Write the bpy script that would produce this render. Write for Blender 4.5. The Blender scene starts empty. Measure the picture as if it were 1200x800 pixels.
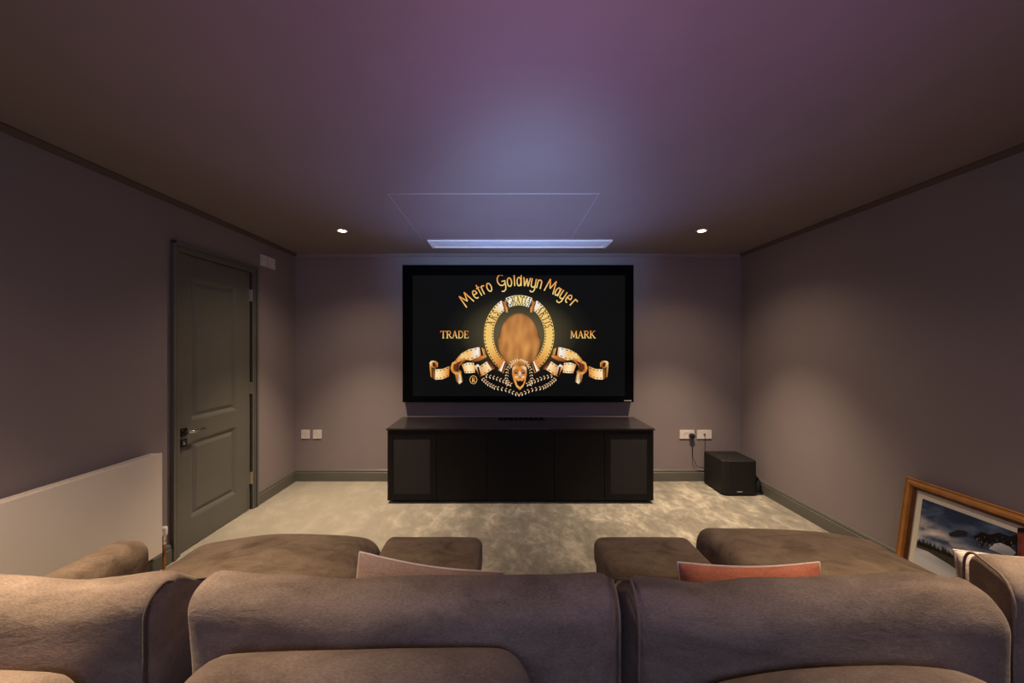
import bpy, bmesh, math, random
from mathutils import Vector, Matrix, noise
random.seed(7)
C = bpy.context.scene.collection
PI = math.pi
F = 452.0; VX = 590.0; VY = 405.0; EYE = 1.40
D = 4.0; XL = -2.16; XR = 2.462; H = 2.347; YB = -1.5

# ------------------------------------------------------------------ helpers
def nodes(name):
    m = bpy.data.materials.new(name); m.use_nodes = True
    nt = m.node_tree; b = nt.nodes['Principled BSDF']
    return m, nt, b

def paint(name, col, rough=0.7, metal=0.0, var=0.06, scale=6, bump=0.0, bscale=300, spec=0.3, sheen=0.0, coat=0.0):
    m, nt, b = nodes(name)
    tc = nt.nodes.new('ShaderNodeTexCoord')
    n = nt.nodes.new('ShaderNodeTexNoise'); n.inputs['Scale'].default_value = scale; n.inputs['Detail'].default_value = 5
    nt.links.new(tc.outputs['Object'], n.inputs['Vector'])
    r = nt.nodes.new('ShaderNodeValToRGB')
    r.color_ramp.elements[0].position = 0.3; r.color_ramp.elements[1].position = 0.7
    r.color_ramp.elements[0].color = (*[c*(1-var) for c in col], 1)
    r.color_ramp.elements[1].color = (*[min(1, c*(1+var)) for c in col], 1)
    nt.links.new(n.outputs['Fac'], r.inputs['Fac']); nt.links.new(r.outputs['Color'], b.inputs['Base Color'])
    b.inputs['Roughness'].default_value = rough; b.inputs['Metallic'].default_value = metal
    b.inputs['Specular IOR Level'].default_value = spec
    b.inputs['Sheen Weight'].default_value = sheen
    b.inputs['Coat Weight'].default_value = coat
    if bump:
        n2 = nt.nodes.new('ShaderNodeTexNoise'); n2.inputs['Scale'].default_value = bscale; n2.inputs['Detail'].default_value = 3
        nt.links.new(tc.outputs['Object'], n2.inputs['Vector'])
        bp = nt.nodes.new('ShaderNodeBump'); bp.inputs['Strength'].default_value = bump; bp.inputs['Distance'].default_value = 0.002
        nt.links.new(n2.outputs['Fac'], bp.inputs['Height']); nt.links.new(bp.outputs['Normal'], b.inputs['Normal'])
    return m

def fabric(name, c0, c1, c2, sheen=0.2, patch=7.0):
    """velvety woven upholstery: brushed nap patches + fine weave"""
    m, nt, b = nodes(name)
    L = nt.links.new
    tc = nt.nodes.new('ShaderNodeTexCoord')
    mp = nt.nodes.new('ShaderNodeMapping'); mp.inputs['Scale'].default_value = (1.0, 1.6, 2.2)
    L(tc.outputs['Object'], mp.inputs['Vector'])
    n = nt.nodes.new('ShaderNodeTexNoise'); n.inputs['Scale'].default_value = patch; n.inputs['Detail'].default_value = 6; n.inputs['Roughness'].default_value = 0.6; n.inputs['Distortion'].default_value = 0.6
    L(mp.outputs['Vector'], n.inputs['Vector'])
    r = nt.nodes.new('ShaderNodeValToRGB'); cr = r.color_ramp
    cr.elements[0].position = 0.30; cr.elements[0].color = (*c0, 1)
    cr.elements[1].position = 0.72; cr.elements[1].color = (*c2, 1)
    e = cr.elements.new(0.5); e.color = (*c1, 1)
    L(n.outputs['Fac'], r.inputs['Fac'])
    w = nt.nodes.new('ShaderNodeTexNoise'); w.inputs['Scale'].default_value = 520; w.inputs['Detail'].default_value = 2
    mp2 = nt.nodes.new('ShaderNodeMapping'); mp2.inputs['Scale'].default_value = (0.30, 1, 1.4)
    L(tc.outputs['Object'], mp2.inputs['Vector']); L(mp2.outputs['Vector'], w.inputs['Vector'])
    mx = nt.nodes.new('ShaderNodeMix'); mx.data_type = 'RGBA'; mx.blend_type = 'OVERLAY'; mx.inputs['Factor'].default_value = 0.6
    L(r.outputs['Color'], mx.inputs['A']); L(w.outputs['Fac'], mx.inputs['B'])
    L(mx.outputs['Result'], b.inputs['Base Color'])
    b.inputs['Roughness'].default_value = 0.9; b.inputs['Specular IOR Level'].default_value = 0.15
    b.inputs['Sheen Weight'].default_value = sheen; b.inputs['Sheen Roughness'].default_value = 0.45
    b.inputs['Sheen Tint'].default_value = (1, 0.85, 0.7, 1)
    ad = nt.nodes.new('ShaderNodeMath'); ad.operation = 'MULTIPLY_ADD'; ad.inputs[1].default_value = 0.35
    w2 = nt.nodes.new('ShaderNodeTexNoise'); w2.inputs['Scale'].default_value = 26; w2.inputs['Detail'].default_value = 4; w2.inputs['Distortion'].default_value = 0.8
    L(mp.outputs['Vector'], w2.inputs['Vector'])
    L(w.outputs['Fac'], ad.inputs[0]); L(w2.outputs['Fac'], ad.inputs[2])
    bp = nt.nodes.new('ShaderNodeBump'); bp.inputs['Strength'].default_value = 0.55; bp.inputs['Distance'].default_value = 0.004
    L(ad.outputs[0], bp.inputs['Height']); L(bp.outputs['Normal'], b.inputs['Normal'])
    return m

def carpet_mat():
    m, nt, b = nodes('carpet'); L = nt.links.new
    tc = nt.nodes.new('ShaderNodeTexCoord')
    n = nt.nodes.new('ShaderNodeTexNoise'); n.inputs['Scale'].default_value = 4.6; n.inputs['Detail'].default_value = 8; n.inputs['Roughness'].default_value = 0.72; n.inputs['Distortion'].default_value = 0.25
    mp = nt.nodes.new('ShaderNodeMapping'); mp.inputs['Scale'].default_value = (1.6, 1.0, 1); mp.inputs['Rotation'].default_value = (0, 0, 0.5)
    L(tc.outputs['Object'], mp.inputs['Vector']); L(mp.outputs['Vector'], n.inputs['Vector'])
    r = nt.nodes.new('ShaderNodeValToRGB'); cr = r.color_ramp
    cr.elements[0].position = 0.36; cr.elements[0].color = (0.18, 0.163, 0.125, 1)
    cr.elements[1].position = 0.66; cr.elements[1].color = (0.52, 0.465, 0.365, 1)
    e = cr.elements.new(0.5); e.color = (0.27, 0.243, 0.187, 1)
    L(n.outputs['Fac'], r.inputs['Fac'])
    # calmer towards the left wall, brushed patches in the middle
    sx = nt.nodes.new('ShaderNodeSeparateXYZ'); L(tc.outputs['Object'], sx.inputs[0])
    mr = nt.nodes.new('ShaderNodeMapRange'); mr.inputs['From Min'].default_value = -1.4; mr.inputs['From Max'].default_value = -0.2; mr.inputs['To Min'].default_value = 0.25
    L(sx.outputs['X'], mr.inputs['Value'])
    calm = nt.nodes.new('ShaderNodeMix'); calm.data_type = 'RGBA'; calm.inputs['A'].default_value = (0.31, 0.28, 0.22, 1)
    L(mr.outputs['Result'], calm.inputs['Factor']); L(r.outputs['Color'], calm.inputs['B'])
    f = nt.nodes.new('ShaderNodeTexNoise'); f.inputs['Scale'].default_value = 170; f.inputs['Detail'].default_value = 3; f.inputs['Roughness'].default_value = 0.7
    L(tc.outputs['Object'], f.inputs['Vector'])
    fr = nt.nodes.new('ShaderNodeValToRGB'); fr.color_ramp.elements[0].position = 0.32; fr.color_ramp.elements[1].position = 0.68
    L(f.outputs['Fac'], fr.inputs['Fac'])
    mx = nt.nodes.new('ShaderNodeMix'); mx.data_type = 'RGBA'; mx.blend_type = 'OVERLAY'; mx.inputs['Factor'].default_value = 0.42
    L(calm.outputs['Result'], mx.inputs['A']); L(fr.outputs['Color'], mx.inputs['B'])
    L(mx.outputs['Result'], b.inputs['Base Color'])
    b.inputs['Roughness'].default_value = 0.95; b.inputs['Specular IOR Level'].default_value = 0.1
    b.inputs['Sheen Weight'].default_value = 0.3
    bp = nt.nodes.new('ShaderNodeBump'); bp.inputs['Strength'].default_value = 0.8; bp.inputs['Distance'].default_value = 0.006
    L(f.outputs['Fac'], bp.inputs['Height']); L(bp.outputs['Normal'], b.inputs['Normal'])
    return m

def attr_mat(name, emit=0.0):
    m, nt, b = nodes(name)
    a = nt.nodes.new('ShaderNodeAttribute'); a.attribute_name = 'Col'
    nt.links.new(a.outputs['Color'], b.inputs['Base Color'])
    b.inputs['Roughness'].default_value = 0.8; b.inputs['Specular IOR Level'].default_value = 0.05
    if emit:
        nt.links.new(a.outputs['Color'], b.inputs['Emission Color']); b.inputs['Emission Strength'].default_value = emit
        bc = nt.nodes.new('ShaderNodeMix'); bc.data_type = 'RGBA'; bc.inputs['Factor'].default_value = 1.0
        bc.inputs['B'].default_value = (0.01, 0.01, 0.01, 1)
        nt.links.new(a.outputs['Color'], bc.inputs['A']); nt.links.new(bc.outputs['Result'], b.inputs['Base Color'])
    return m

def emitter(name, col, s):
    m, nt, b = nodes(name)
    b.inputs['Base Color'].default_value = (*col, 1); b.inputs['Emission Color'].default_value = (*col, 1); b.inputs['Emission Strength'].default_value = s
    return m

def box(bm, x0, x1, y0, y1, z0, z1, bev=0.0, seg=2):
    t = bmesh.new()
    bmesh.ops.create_cube(t, size=1)
    for v in t.verts:
        v.co = Vector(((x0+x1)/2+v.co.x*(x1-x0), (y0+y1)/2+v.co.y*(y1-y0), (z0+z1)/2+v.co.z*(z1-z0)))
    if bev:
        bmesh.ops.bevel(t, geom=list(t.edges), offset=bev, segments=seg, affect='EDGES', profile=0.7)
    merge(bm, t)

def merge(bm, t):
    me = bpy.data.meshes.new('tmp'); t.to_mesh(me); t.free(); bm.from_mesh(me); bpy.data.meshes.remove(me)

def tube(bm, pts, r, n=10, closed=False):
    pts = [Vector(p) for p in pts]; rings = []
    N = len(pts); up = None
    for i, p in enumerate(pts):
        a = pts[(i-1) % N] if (closed or i > 0) else p
        b = pts[(i+1) % N] if (closed or i < N-1) else p
        t = (b-a).normalized()
        if up is None:
            up = Vector((0, 0, 1)) if abs(t.z) < 0.9 else Vector((1, 0, 0))
        s = t.cross(up).normalized(); u = s.cross(t).normalized(); up = u
        rr = r[i] if isinstance(r, (list, tuple)) else r
        rings.append([bm.verts.new(p+(s*math.cos(2*PI*k/n)+u*math.sin(2*PI*k/n))*rr) for k in range(n)])
    for i in range(N if closed else N-1):
        A = rings[i]; B = rings[(i+1) % N]
        for k in range(n):
            bm.faces.new((A[k], A[(k+1) % n], B[(k+1) % n], B[k]))
    if not closed:
        bm.faces.new(rings[0][::-1]); bm.faces.new(rings[-1])

def lathe(bm, prof, c, axis='Z', n=32):
    """prof: list of (radius, height) along axis"""
    c = Vector(c); rings = []
    for r, h in prof:
        ring = []
        for k in range(n):
            a = 2*PI*k/n; q = Vector((r*math.cos(a), r*math.sin(a), h))
            if axis == 'X': q = Vector((h, q.x, q.y))
            if axis == 'Y': q = Vector((q.x, h, q.y))
            ring.append(bm.verts.new(c+q))
        rings.append(ring)
    for A, B in zip(rings, rings[1:]):
        for k in range(n):
            bm.faces.new((A[k], A[(k+1) % n], B[(k+1) % n], B[k]))
    bm.faces.new(rings[0]); bm.faces.new(rings[-1])

def thing(name, label, cat, loc, group=None):
    o = bpy.data.objects.new(name, None); C.objects.link(o); o.location = loc; o.empty_display_size = 0.1
    if label: o['label'] = label
    if cat: o['category'] = cat
    if group: o['group'] = group
    return o

def worldloc(p):
    v = Vector((0, 0, 0))
    while p is not None:
        v += Vector(p.location); p = p.parent
    return v

def obj(name, bm, mat, parent=None, smooth=False, origin=None, label=None, cat=None, group=None, kind=None, sub=0):
    """all geometry is authored in world space; origin moved to the parent or to the mesh base"""
    if not bm.loops.layers.float_color.get('Col'):
        bmesh.ops.recalc_face_normals(bm, faces=bm.faces)
    if parent is None and origin is None:
        xs = [v.co for v in bm.verts]
        mn = Vector([min(c[i] for c in xs) for i in range(3)]); mxx = Vector([max(c[i] for c in xs) for i in range(3)])
        origin = Vector(((mn.x+mxx.x)/2, (mn.y+mxx.y)/2, mn.z))
    w = worldloc(parent) if parent is not None else Vector(origin)
    bmesh.ops.translate(bm, verts=bm.verts, vec=-w)
    me = bpy.data.meshes.new(name); bm.to_mesh(me); bm.free()
    if smooth:
        for p in me.polygons: p.use_smooth = True
    me.materials.append(mat)
    o = bpy.data.objects.new(name, me); C.objects.link(o)
    if parent is not None: o.parent = parent
    else: o.location = w
    if label: o['label'] = label
    if cat: o['category'] = cat
    if group: o['group'] = group
    if kind: o['kind'] = kind
    if sub:
        md = o.modifiers.new('sub', 'SUBSURF'); md.levels = sub; md.render_levels = sub
    return o

def B(): return bmesh.new()
def P(px, py, Y):
    return Vector(((px-VX)*Y/F, Y, EYE-(py-VY)*Y/F))

# ------------------------------------------------------------------ materials
wallm = paint('wall_paint', (0.238, 0.196, 0.196), 0.75, var=0.03, scale=2, bump=0.08, bscale=500, spec=0.25)
ceilm = paint('ceiling_paint', (0.225, 0.185, 0.192), 0.6, var=0.03, scale=2, bump=0.05, bscale=500, spec=0.3)
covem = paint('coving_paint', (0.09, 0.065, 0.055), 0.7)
trimm = paint('trim_paint', (0.112, 0.106, 0.090), 0.42, var=0.04, spec=0.45)
gap_shade = paint('shadow_gap', (0.03, 0.028, 0.024), 0.8)  # near-black colour standing in for shade in door gaps and socket holes
carpet = carpet_mat()
blackm = paint('black_lacquer', (0.0055, 0.0045, 0.0045), 0.42, spec=0.22)
topm = paint('black_glossy_top', (0.016, 0.014, 0.014), 0.16, spec=0.5, var=0.25, scale=5)
clothm = paint('speaker_cloth', (0.026, 0.024, 0.023), 0.95, bump=0.6, bscale=700, var=0.2, scale=200)
velvet = paint('black_velvet', (0.0015, 0.0015, 0.002), 0.95, spec=0.05)
subm = paint('black_ash', (0.012, 0.011, 0.010), 0.55, spec=0.3, bump=0.2, bscale=300)
whitep = paint('white_plastic', (0.72, 0.66, 0.60), 0.35, var=0.02)
switchp = paint('grey_white_plastic', (0.60, 0.56, 0.55), 0.35, var=0.02)
radm = paint('radiator_enamel', (0.72, 0.64, 0.55), 0.35, var=0.02, spec=0.4)
radg = paint('radiator_grille', (0.36, 0.33, 0.29), 0.5)
copper = paint('copper', (0.55, 0.22, 0.07), 0.3, metal=1)
chrome = paint('chrome', (0.7, 0.68, 0.64), 0.18, metal=1, var=0.02)
brassm = paint('hinge_steel', (0.75, 0.68, 0.52), 0.3, metal=1)
darkchrome = paint('dark_nickel', (0.10, 0.09, 0.085), 0.22, metal=1)
woodm = paint('gilded_pine', (0.40, 0.165, 0.030), 0.32, var=0.22, scale=14, spec=0.5, coat=0.3)
woodd = paint('dark_stained_slip', (0.13, 0.045, 0.012), 0.4, var=0.2, scale=20)
matm = paint('cream_mount', (0.66, 0.59, 0.47), 0.9, var=0.02)
ventm = paint('white_vent', (0.9, 0.9, 0.92), 0.4, var=0.02)
ventd = paint('vent_inner', (0.8, 0.8, 0.84), 0.5)
logo_grey = paint('grey_badge', (0.35, 0.33, 0.31), 0.4)
lensm = emitter('downlight_lens', (1.0, 0.80, 0.52), 60)
ink = attr_mat('screen_image', 1.0)
artm = attr_mat('artwork_print', 0)
FB = ((0.085, 0.057, 0.038), (0.160, 0.112, 0.075), (0.225, 0.162, 0.110))
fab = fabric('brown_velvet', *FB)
fab2 = fabric('brown_velvet_lit', (0.125, 0.088, 0.062), (0.195, 0.142, 0.103), (0.27, 0.20, 0.148), patch=5, sheen=0.15)  # same velvet, paler and greyer: bluish light put into the colour
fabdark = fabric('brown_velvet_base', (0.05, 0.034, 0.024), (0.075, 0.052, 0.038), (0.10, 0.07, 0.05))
pinkm = fabric('dusty_pink_cotton', (0.24, 0.16, 0.125), (0.31, 0.205, 0.16), (0.37, 0.25, 0.20), patch=5)
coralm = fabric('coral_velvet', (0.30, 0.085, 0.05), (0.45, 0.145, 0.085), (0.55, 0.2, 0.12), patch=6)
creamf = fabric('cream_cotton', (0.55, 0.45, 0.36), (0.68, 0.57, 0.47), (0.75, 0.65, 0.55), patch=6)

# ------------------------------------------------------------------ room shell
T = 0.12
b = B(); box(b, XL-T, XR+T, YB-T, D+T, -0.1, 0); obj('floor', b, carpet, kind='structure')
b = B(); box(b, XL-T, XR+T, YB-T, D+T, H, H+0.1); obj('ceiling', b, ceilm, kind='structure')
b = B(); box(b, XL-T, XR+T, D, D+T, 0, H); obj('wall_back', b, wallm, kind='structure')
b = B(); box(b, XR, XR+T, YB, D, 0, H); obj('wall_right', b, wallm, kind='structure')
b = B(); box(b, XL-T, XR+T, YB-T, YB, 0, H); obj('wall_front', b, wallm, kind='structure')
DY0, DY1, DZ = 2.560, 3.305, 2.025            # door leaf opening
b = B()
box(b, XL-T, XL, YB, DY0-0.012, 0, H); box(b, XL-T, XL, DY1+0.012, D, 0, H); box(b, XL-T, XL, DY0-0.012, DY1+0.012, DZ+0.012, H)
obj('wall_left', b, wallm, kind='structure')

def sweep_box_profile(bm, prof, a, bpt, inward):
    """extrude a 2D profile (out, z) from a to bpt; inward = unit vector away from the wall"""
    a = Vector(a); bpt = Vector(bpt); iv = Vector(inward)
    A = [bm.verts.new(a+iv*o+Vector((0, 0, z))) for o, z in prof]
    Bv = [bm.verts.new(bpt+iv*o+Vector((0, 0, z))) for o, z in prof]
    n = len(prof)
    for i in range(n):
        bm.faces.new((A[i], A[(i+1) % n], Bv[(i+1) % n], Bv[i]))
    bm.faces.new(A[::-1]); bm.faces.new(Bv)
bp_prof = [(0, 0), (0.018, 0), (0.018, 0.088), (0.013, 0.092), (0.013, 0.098), (0.016, 0.102), (0.011, 0.115), (0.004, 0.122), (0, 0.122)]
b = B(); sweep_box_profile(b, bp_prof, (XL, D, 0), (XR, D, 0), (0, -1, 0)); obj('baseboard_back', b, trimm, kind='structure')
b = B(); sweep_box_profile(b, bp_prof, (XR, YB, 0), (XR, D, 0), (-1, 0, 0)); obj('baseboard_right', b, trimm, kind='structure')
b = B(); sweep_box_profile(b, bp_prof, (XL, YB, 0), (XL, 2.492, 0), (1, 0, 0)); sweep_box_profile(b, bp_prof, (XL, 3.372, 0), (XL, D, 0), (1, 0, 0)); obj('baseboard_left', b, trimm, kind='structure')
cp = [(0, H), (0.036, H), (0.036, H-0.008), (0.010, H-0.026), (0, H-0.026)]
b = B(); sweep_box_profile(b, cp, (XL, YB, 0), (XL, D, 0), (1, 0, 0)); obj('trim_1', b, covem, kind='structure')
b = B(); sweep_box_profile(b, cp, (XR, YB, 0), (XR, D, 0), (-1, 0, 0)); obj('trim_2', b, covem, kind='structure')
b = B(); sweep_box_profile(b, cp, (XL, D, 0), (XR, D, 0), (0, -1, 0)); obj('trim_3', b, wallm, kind='structure')

# ------------------------------------------------------------------ door
dr = thing('door_1', 'olive grey two-panel door with chrome handle in the left wall', None, (XL, (DY0+DY1)/2, 0)); dr['kind'] = 'structure'
LX = XL-0.012        # face of the leaf
panels = [(2.678, 3.140, 0.875, 1.875), (2.678, 3.140, 0.195, 0.745)]
b = B()
box(b, LX-0.04, LX, DY0+0.003, DY1-0.003, 0.006, 0.195)
box(b, LX-0.04, LX, DY0+0.003, DY1-0.003, 0.745, 0.875)
box(b, LX-0.04, LX, DY0+0.003, DY1-0.003, 1.875, DZ)
for z0, z1 in ((0.195, 0.745), (0.875, 1.875)):
    box(b, LX-0.04, LX, DY0+0.003, 2.678, z0, z1); box(b, LX-0.04, LX, 3.140, DY1-0.003, z0, z1)
leaf = obj('door_leaf', b, trimm, dr)
for y0, y1, z0, z1 in panels:
    b = B()
    lv = [(0, 0.0), (0.012, -0.004), (0.030, -0.016), (0.034, -0.016), (0.060, -0.005)]
    rings = []
    for o, dx in lv:
        rings.append([b.verts.new((LX+dx, yy, zz)) for yy, zz in ((y0+o, z0+o), (y1-o, z0+o), (y1-o, z1-o), (y0+o, z1-o))])
    for A, Bq in zip(rings, rings[1:]):
        for k in range(4): b.faces.new((A[k], A[(k+1) % 4], Bq[(k+1) % 4], Bq[k]))
    b.faces.new(rings[-1])
    obj('door_panel', b, trimm, leaf)
# frame: stepped architrave
b = B()
aw = 0.062
for y0, y1, s in ((DY0-aw, DY0, 1), (DY1, DY1+aw, -1)):
    box(b, XL, XL+0.014, y0, y1, 0, DZ, 0.002)
    yo = (y0, y0+0.022) if s == 1 else (y1-0.022, y1)
    box(b, XL+0.012, XL+0.026, yo[0], yo[1], 0, DZ+aw, 0.004)
    yi = (y0+0.030, y0+0.040) if s == 1 else (y1-0.040, y1-0.030)
    box(b, XL+0.012, XL+0.020, yi[0], yi[1], 0, DZ+0.032, 0.003)
box(b, XL, XL+0.014, DY0-aw, DY1+aw, DZ, DZ+aw, 0.002)
box(b, XL+0.012, XL+0.026, DY0-aw, DY1+aw, DZ+aw-0.022, DZ+aw, 0.004)
box(b, XL+0.012, XL+0.020, DY0-aw+0.03, DY1+aw-0.03, DZ+0.022, DZ+0.032, 0.003)
obj('door_frame', b, trimm, dr)
b = B()
box(b, XL-T, XL-0.002, DY0-0.012, DY0, 0, DZ+0.012); box(b, XL-T, XL-0.002, DY1, DY1+0.012, 0, DZ+0.012); box(b, XL-T, XL-0.002, DY0-0.012, DY1+0.012, DZ+0.003, DZ+0.012)
box(b, XL-T, XL-0.055, DY0-0.01, DY1+0.01, 0, DZ)
obj('door_lining', b, gap_shade, dr)
for z in (1.83, 1.04, 0.27):
    b = B()
    box(b, XL-0.014, XL+0.002, DY1-0.012, DY1+0.002, z-0.05, z+0.05, 0.001)
    for k in range(5):
        lathe(b, [(0.006, 0.001), (0.006, 0.019)], (XL+0.004, DY1-0.001, z-0.05+0.02*k), n=12)
    obj('hinge', b, brassm, leaf)
hz = 0.815; hy = DY0+0.055
b = B(); box(b, LX, LX+0.008, hy-0.026, hy+0.026, hz-0.026, hz+0.026, 0.002)
box(b, LX, LX+0.008, hy-0.026, hy+0.026, hz-0.100, hz-0.048, 0.002)
rose = obj('handle_rose', b, darkchrome, leaf)
b = B(); tube(b, [(LX, hy, hz), (LX+0.045, hy, hz), (LX+0.055, hy+0.006, hz), (LX+0.058, hy+0.02, hz), (LX+0.058, hy+0.118, hz+0.002)], [0.011, 0.009, 0.009, 0.009, 0.008], 14)
obj('door_handle', b, chrome, leaf, smooth=True)
b = B(); lathe(b, [(0.013, 0.007), (0.013, 0.014), (0.008, 0.016)], (LX, hy, hz-0.074), 'X', 20); box(b, LX+0.012, LX+0.030, hy-0.004, hy+0.004, hz-0.088, hz-0.060, 0.002)
obj('thumb_turn', b, chrome, leaf)

# ------------------------------------------------------------------ radiator
RX0, RX1 = XL+0.035, XL+0.10; RY0, RY1 = 0.55, 2.33; RZ0, RZ1 = 0.150, 0.755
rad = thing('radiator', 'long flat cream radiator on the left wall beside the door', 'radiator', (XL+0.06, 1.44, RZ0))
b = B(); box(b, RX1-0.008, RX1, RY0, RY1, RZ0, RZ1, 0.004, 3); obj('front_panel', b, radm, rad)
b = B(); box(b, RX0, RX1-0.008, RY0+0.002, RY0+0.006, RZ0+0.01, RZ1-0.003, 0.001); box(b, RX0, RX1-0.008, RY1-0.006, RY1-0.002, RZ0+0.01, RZ1-0.003, 0.001); box(b, RX0, RX0+0.01, RY0+.006, RY1-.006, RZ0+0.01, RZ1-0.003)
obj('side_panel', b, radm, rad)
b = B()
box(b, RX0+0.008, RX1-0.010, RY0+0.006, RY1-0.006, RZ1-0.012, RZ1-0.006)
y = RY0+0.03
while y < RY1-0.03:
    box(b, RX0+0.012, RX1-0.014, y, y+0.006, RZ1-0.007, RZ1-0.003); y += 0.016
obj('top_grille', b, radm, rad)
for y in (RY0+0.25, RY1-0.25):
    b = B(); box(b, XL+0.001, RX0+0.004, y-0.02, y+0.02, RZ0+0.06, RZ1-0.06, 0.002); obj('wall_bracket', b, radg, rad)
vx = XL+0.060; vy = RY1+0.056
b = B()
lathe(b, [(0.016, 0.0), (0.018, 0.01), (0.018, 0.045), (0.014, 0.052)], (vx, vy, 0.228), n=20)
tube(b, [(vx, vy, 0.245), (vx, RY1-0.004, 0.245)], 0.010, 12)
obj('valve', b, whitep, rad, smooth=False)
b = B(); lathe(b, [(0.010, 0), (0.013, 0.004), (0.013, 0.018), (0.009, 0.022), (0.009, 0.032), (0.012, 0.034), (0.012, 0.052), (0.008, 0.056)], (vx, vy, 0.172), n=6)
obj('compression_nut', b, chrome, rad)
b = B(); tube(b, [(vx, vy, 0.0), (vx, vy, 0.175)], 0.0078, 14); obj('pipe', b, copper, rad, smooth=True)

# ------------------------------------------------------------------ plates
def screw(bm, c, ax):
    lathe(bm, [(0.0035, 0), (0.0032, 0.001)], c, ax, 10)
def backplate(name, label, cat, cx, cz, w, kind):
    t = thing(name, label, cat, (cx, D, cz))
    b = B(); box(b, cx-w/2, cx+w/2, D-0.009, D, cz-0.045, cz+0.045, 0.003, 3); obj('face_plate', b, whitep, t)
    holes = B()
    def sock(sx, sz):
        box(holes, sx-0.002, sx+0.002, D-0.0095, D-0.0085, sz+0.006, sz+0.014)
        box(holes, sx-0.014, sx-0.008, D-0.0095, D-0.0085, sz-0.010, sz-0.006)
        box(holes, sx+0.008, sx+0.014, D-0.0095, D-0.0085, sz-0.010, sz-0.006)
    if kind == 'single': 
        sock(cx, cz-0.008)
        box(holes, cx-0.030, cx-0.027, D-.0095, D-.0085, cz-.004, cz+.004); box(holes, cx+0.027, cx+0.030, D-.0095, D-.0085, cz-.004, cz+.004)
        obj('pin_holes', holes, gap_shade, t)
        s = B(); box(s, cx-0.009, cx+0.009, D-0.013, D-0.008, cz+0.018, cz+0.036, 0.002); obj('switch', s, whitep, t)
    elif kind == 'double':
        sock(cx-0.037, cz-0.008); obj('pin_holes', holes, gap_shade, t)
        for q in (-0.012, 0.012):
            s = B(); box(s, cx+q-0.007, cx+q+0.007, D-0.013, D-0.008, cz+0.014, cz+0.034, 0.002); obj('switch', s, whitep, t)
    else:
        box(holes, cx-0.008, cx+0.008, D-0.0105, D-0.0085, cz-0.006, cz+0.008); obj('data_port', holes, gap_shade, t)
        for q in (-0.062, 0.062):
            s = B(); screw(s, (cx+q, D-0.0085, cz), 'Y'); obj('screw', s, chrome, t)
    return t
backplate('wall_socket', 'white square single wall socket on the back wall, the one closer to the door corner', 'socket', -2.05, 0.484, 0.088, 'single')
backplate('wall_socket', 'white square single wall socket on the back wall, the one closer to the black cabinet', 'socket', -1.928, 0.484, 0.088, 'single')
backplate('wall_socket', 'white double wall socket with a black plug in it, right of the cabinet', 'socket', 1.901, 0.482, 0.150, 'double')
backplate('network_socket', 'white double-width data plate with a thin cable above the subwoofer', 'socket', 2.080, 0.482, 0.150, 'data')
b = B(); lathe(b, [(0.026, 0), (0.028, -0.010), (0.026, -0.030), (0.016, -0.036)], (1.944, D-0.009, 0.470), 'Y', 24)
tube(b, [(1.944, D-0.030, 0.452), (1.944, D-0.032, 0.42), (1.95, D-0.030, 0.25), (1.99, D-0.03, 0.16), (2.10, D-0.028, 0.13), (2.16, D-0.028, 0.128)], 0.003, 8)
obj('power_plug', b, subm, label='round black plug with flex pushed into the double wall socket', cat='plug')
b = B(); box(b, 2.075, 2.085, D-0.022, D-0.010, 0.476, 0.487, 0.001); tube(b, [(2.08, D-0.020, 0.478), (2.079, D-0.022, 0.44), (2.078, D-0.02, 0.36), (2.085, D-0.02, 0.22), (2.12, D-0.025, 0.15), (2.15, D-0.03, 0.14)], 0.0022, 8)
obj('data_cable', b, subm, label='thin dark cable hanging from the data plate behind the subwoofer', cat='cable')
for i, (yc, lab) in enumerate(((3.472, 'white square light switch high on the left wall, nearer the door frame'), (3.588, 'white square light switch high on the left wall, nearer the back corner'))):
    t = thing('light_switch', lab, 'switch', (XL, yc, 2.165))
    b = B(); box(b, XL, XL+0.010, yc-0.050, yc+0.050, 2.115, 2.215, 0.003, 3); obj('face_plate', b, switchp, t)
    b = B(); box(b, XL+0.009, XL+0.015, yc-0.012, yc+0.012, 2.148, 2.182, 0.002); obj('rocker', b, switchp, t)
    for q in (-0.036, 0.036):
        b = B(); screw(b, (XL+0.010, yc+q, 2.165), 'X'); obj('screw', b, chrome, t)

# ------------------------------------------------------------------ ceiling fittings
def downlight(x, y, lab, energy, cone=78):
    t = thing('downlight', lab, 'ceiling light', (x, y, H), 'recessed ceiling downlights')
    b = B(); lathe(b, [(0.030, 0.0), (0.046, 0.0), (0.046, -0.003), (0.040, -0.006), (0.031, -0.005), (0.030, -0.001)], (x, y, H), n=40); obj('bezel', b, whitep, t, smooth=False)
    b = B(); lathe(b, [(0.0295, -0.0005), (0.0295, -0.003), (0.022, -0.0045)], (x, y, H), n=32); obj('lens', b, lensm, t)
    L = bpy.data.lights.new('downlight_beam', 'SPOT'); L.energy = energy*0.85; L.color = (1.0, 0.77, 0.54)
    L.spot_size = math.radians(cone); L.spot_blend = 1.0; L.shadow_soft_size = 0.03
    lo = bpy.data.objects.new('downlight_beam', L); C.objects.link(lo); lo.parent = t; lo.location = (0, 0, -0.012)
    L = bpy.data.lights.new('downlight_flood', 'SPOT'); L.energy = energy*0.13; L.color = (1.0, 0.77, 0.54)
    L.spot_size = math.radians(135); L.spot_blend = 1.0; L.shadow_soft_size = 0.03
    lo = bpy.data.objects.new('downlight_flood', L); C.objects.link(lo); lo.parent = t; lo.location = (0, 0, -0.012)
    return t
E1 = 400
downlight(-1.325, 3.17, 'small lit round downlight in the ceiling, left of the long vent', E1)
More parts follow.
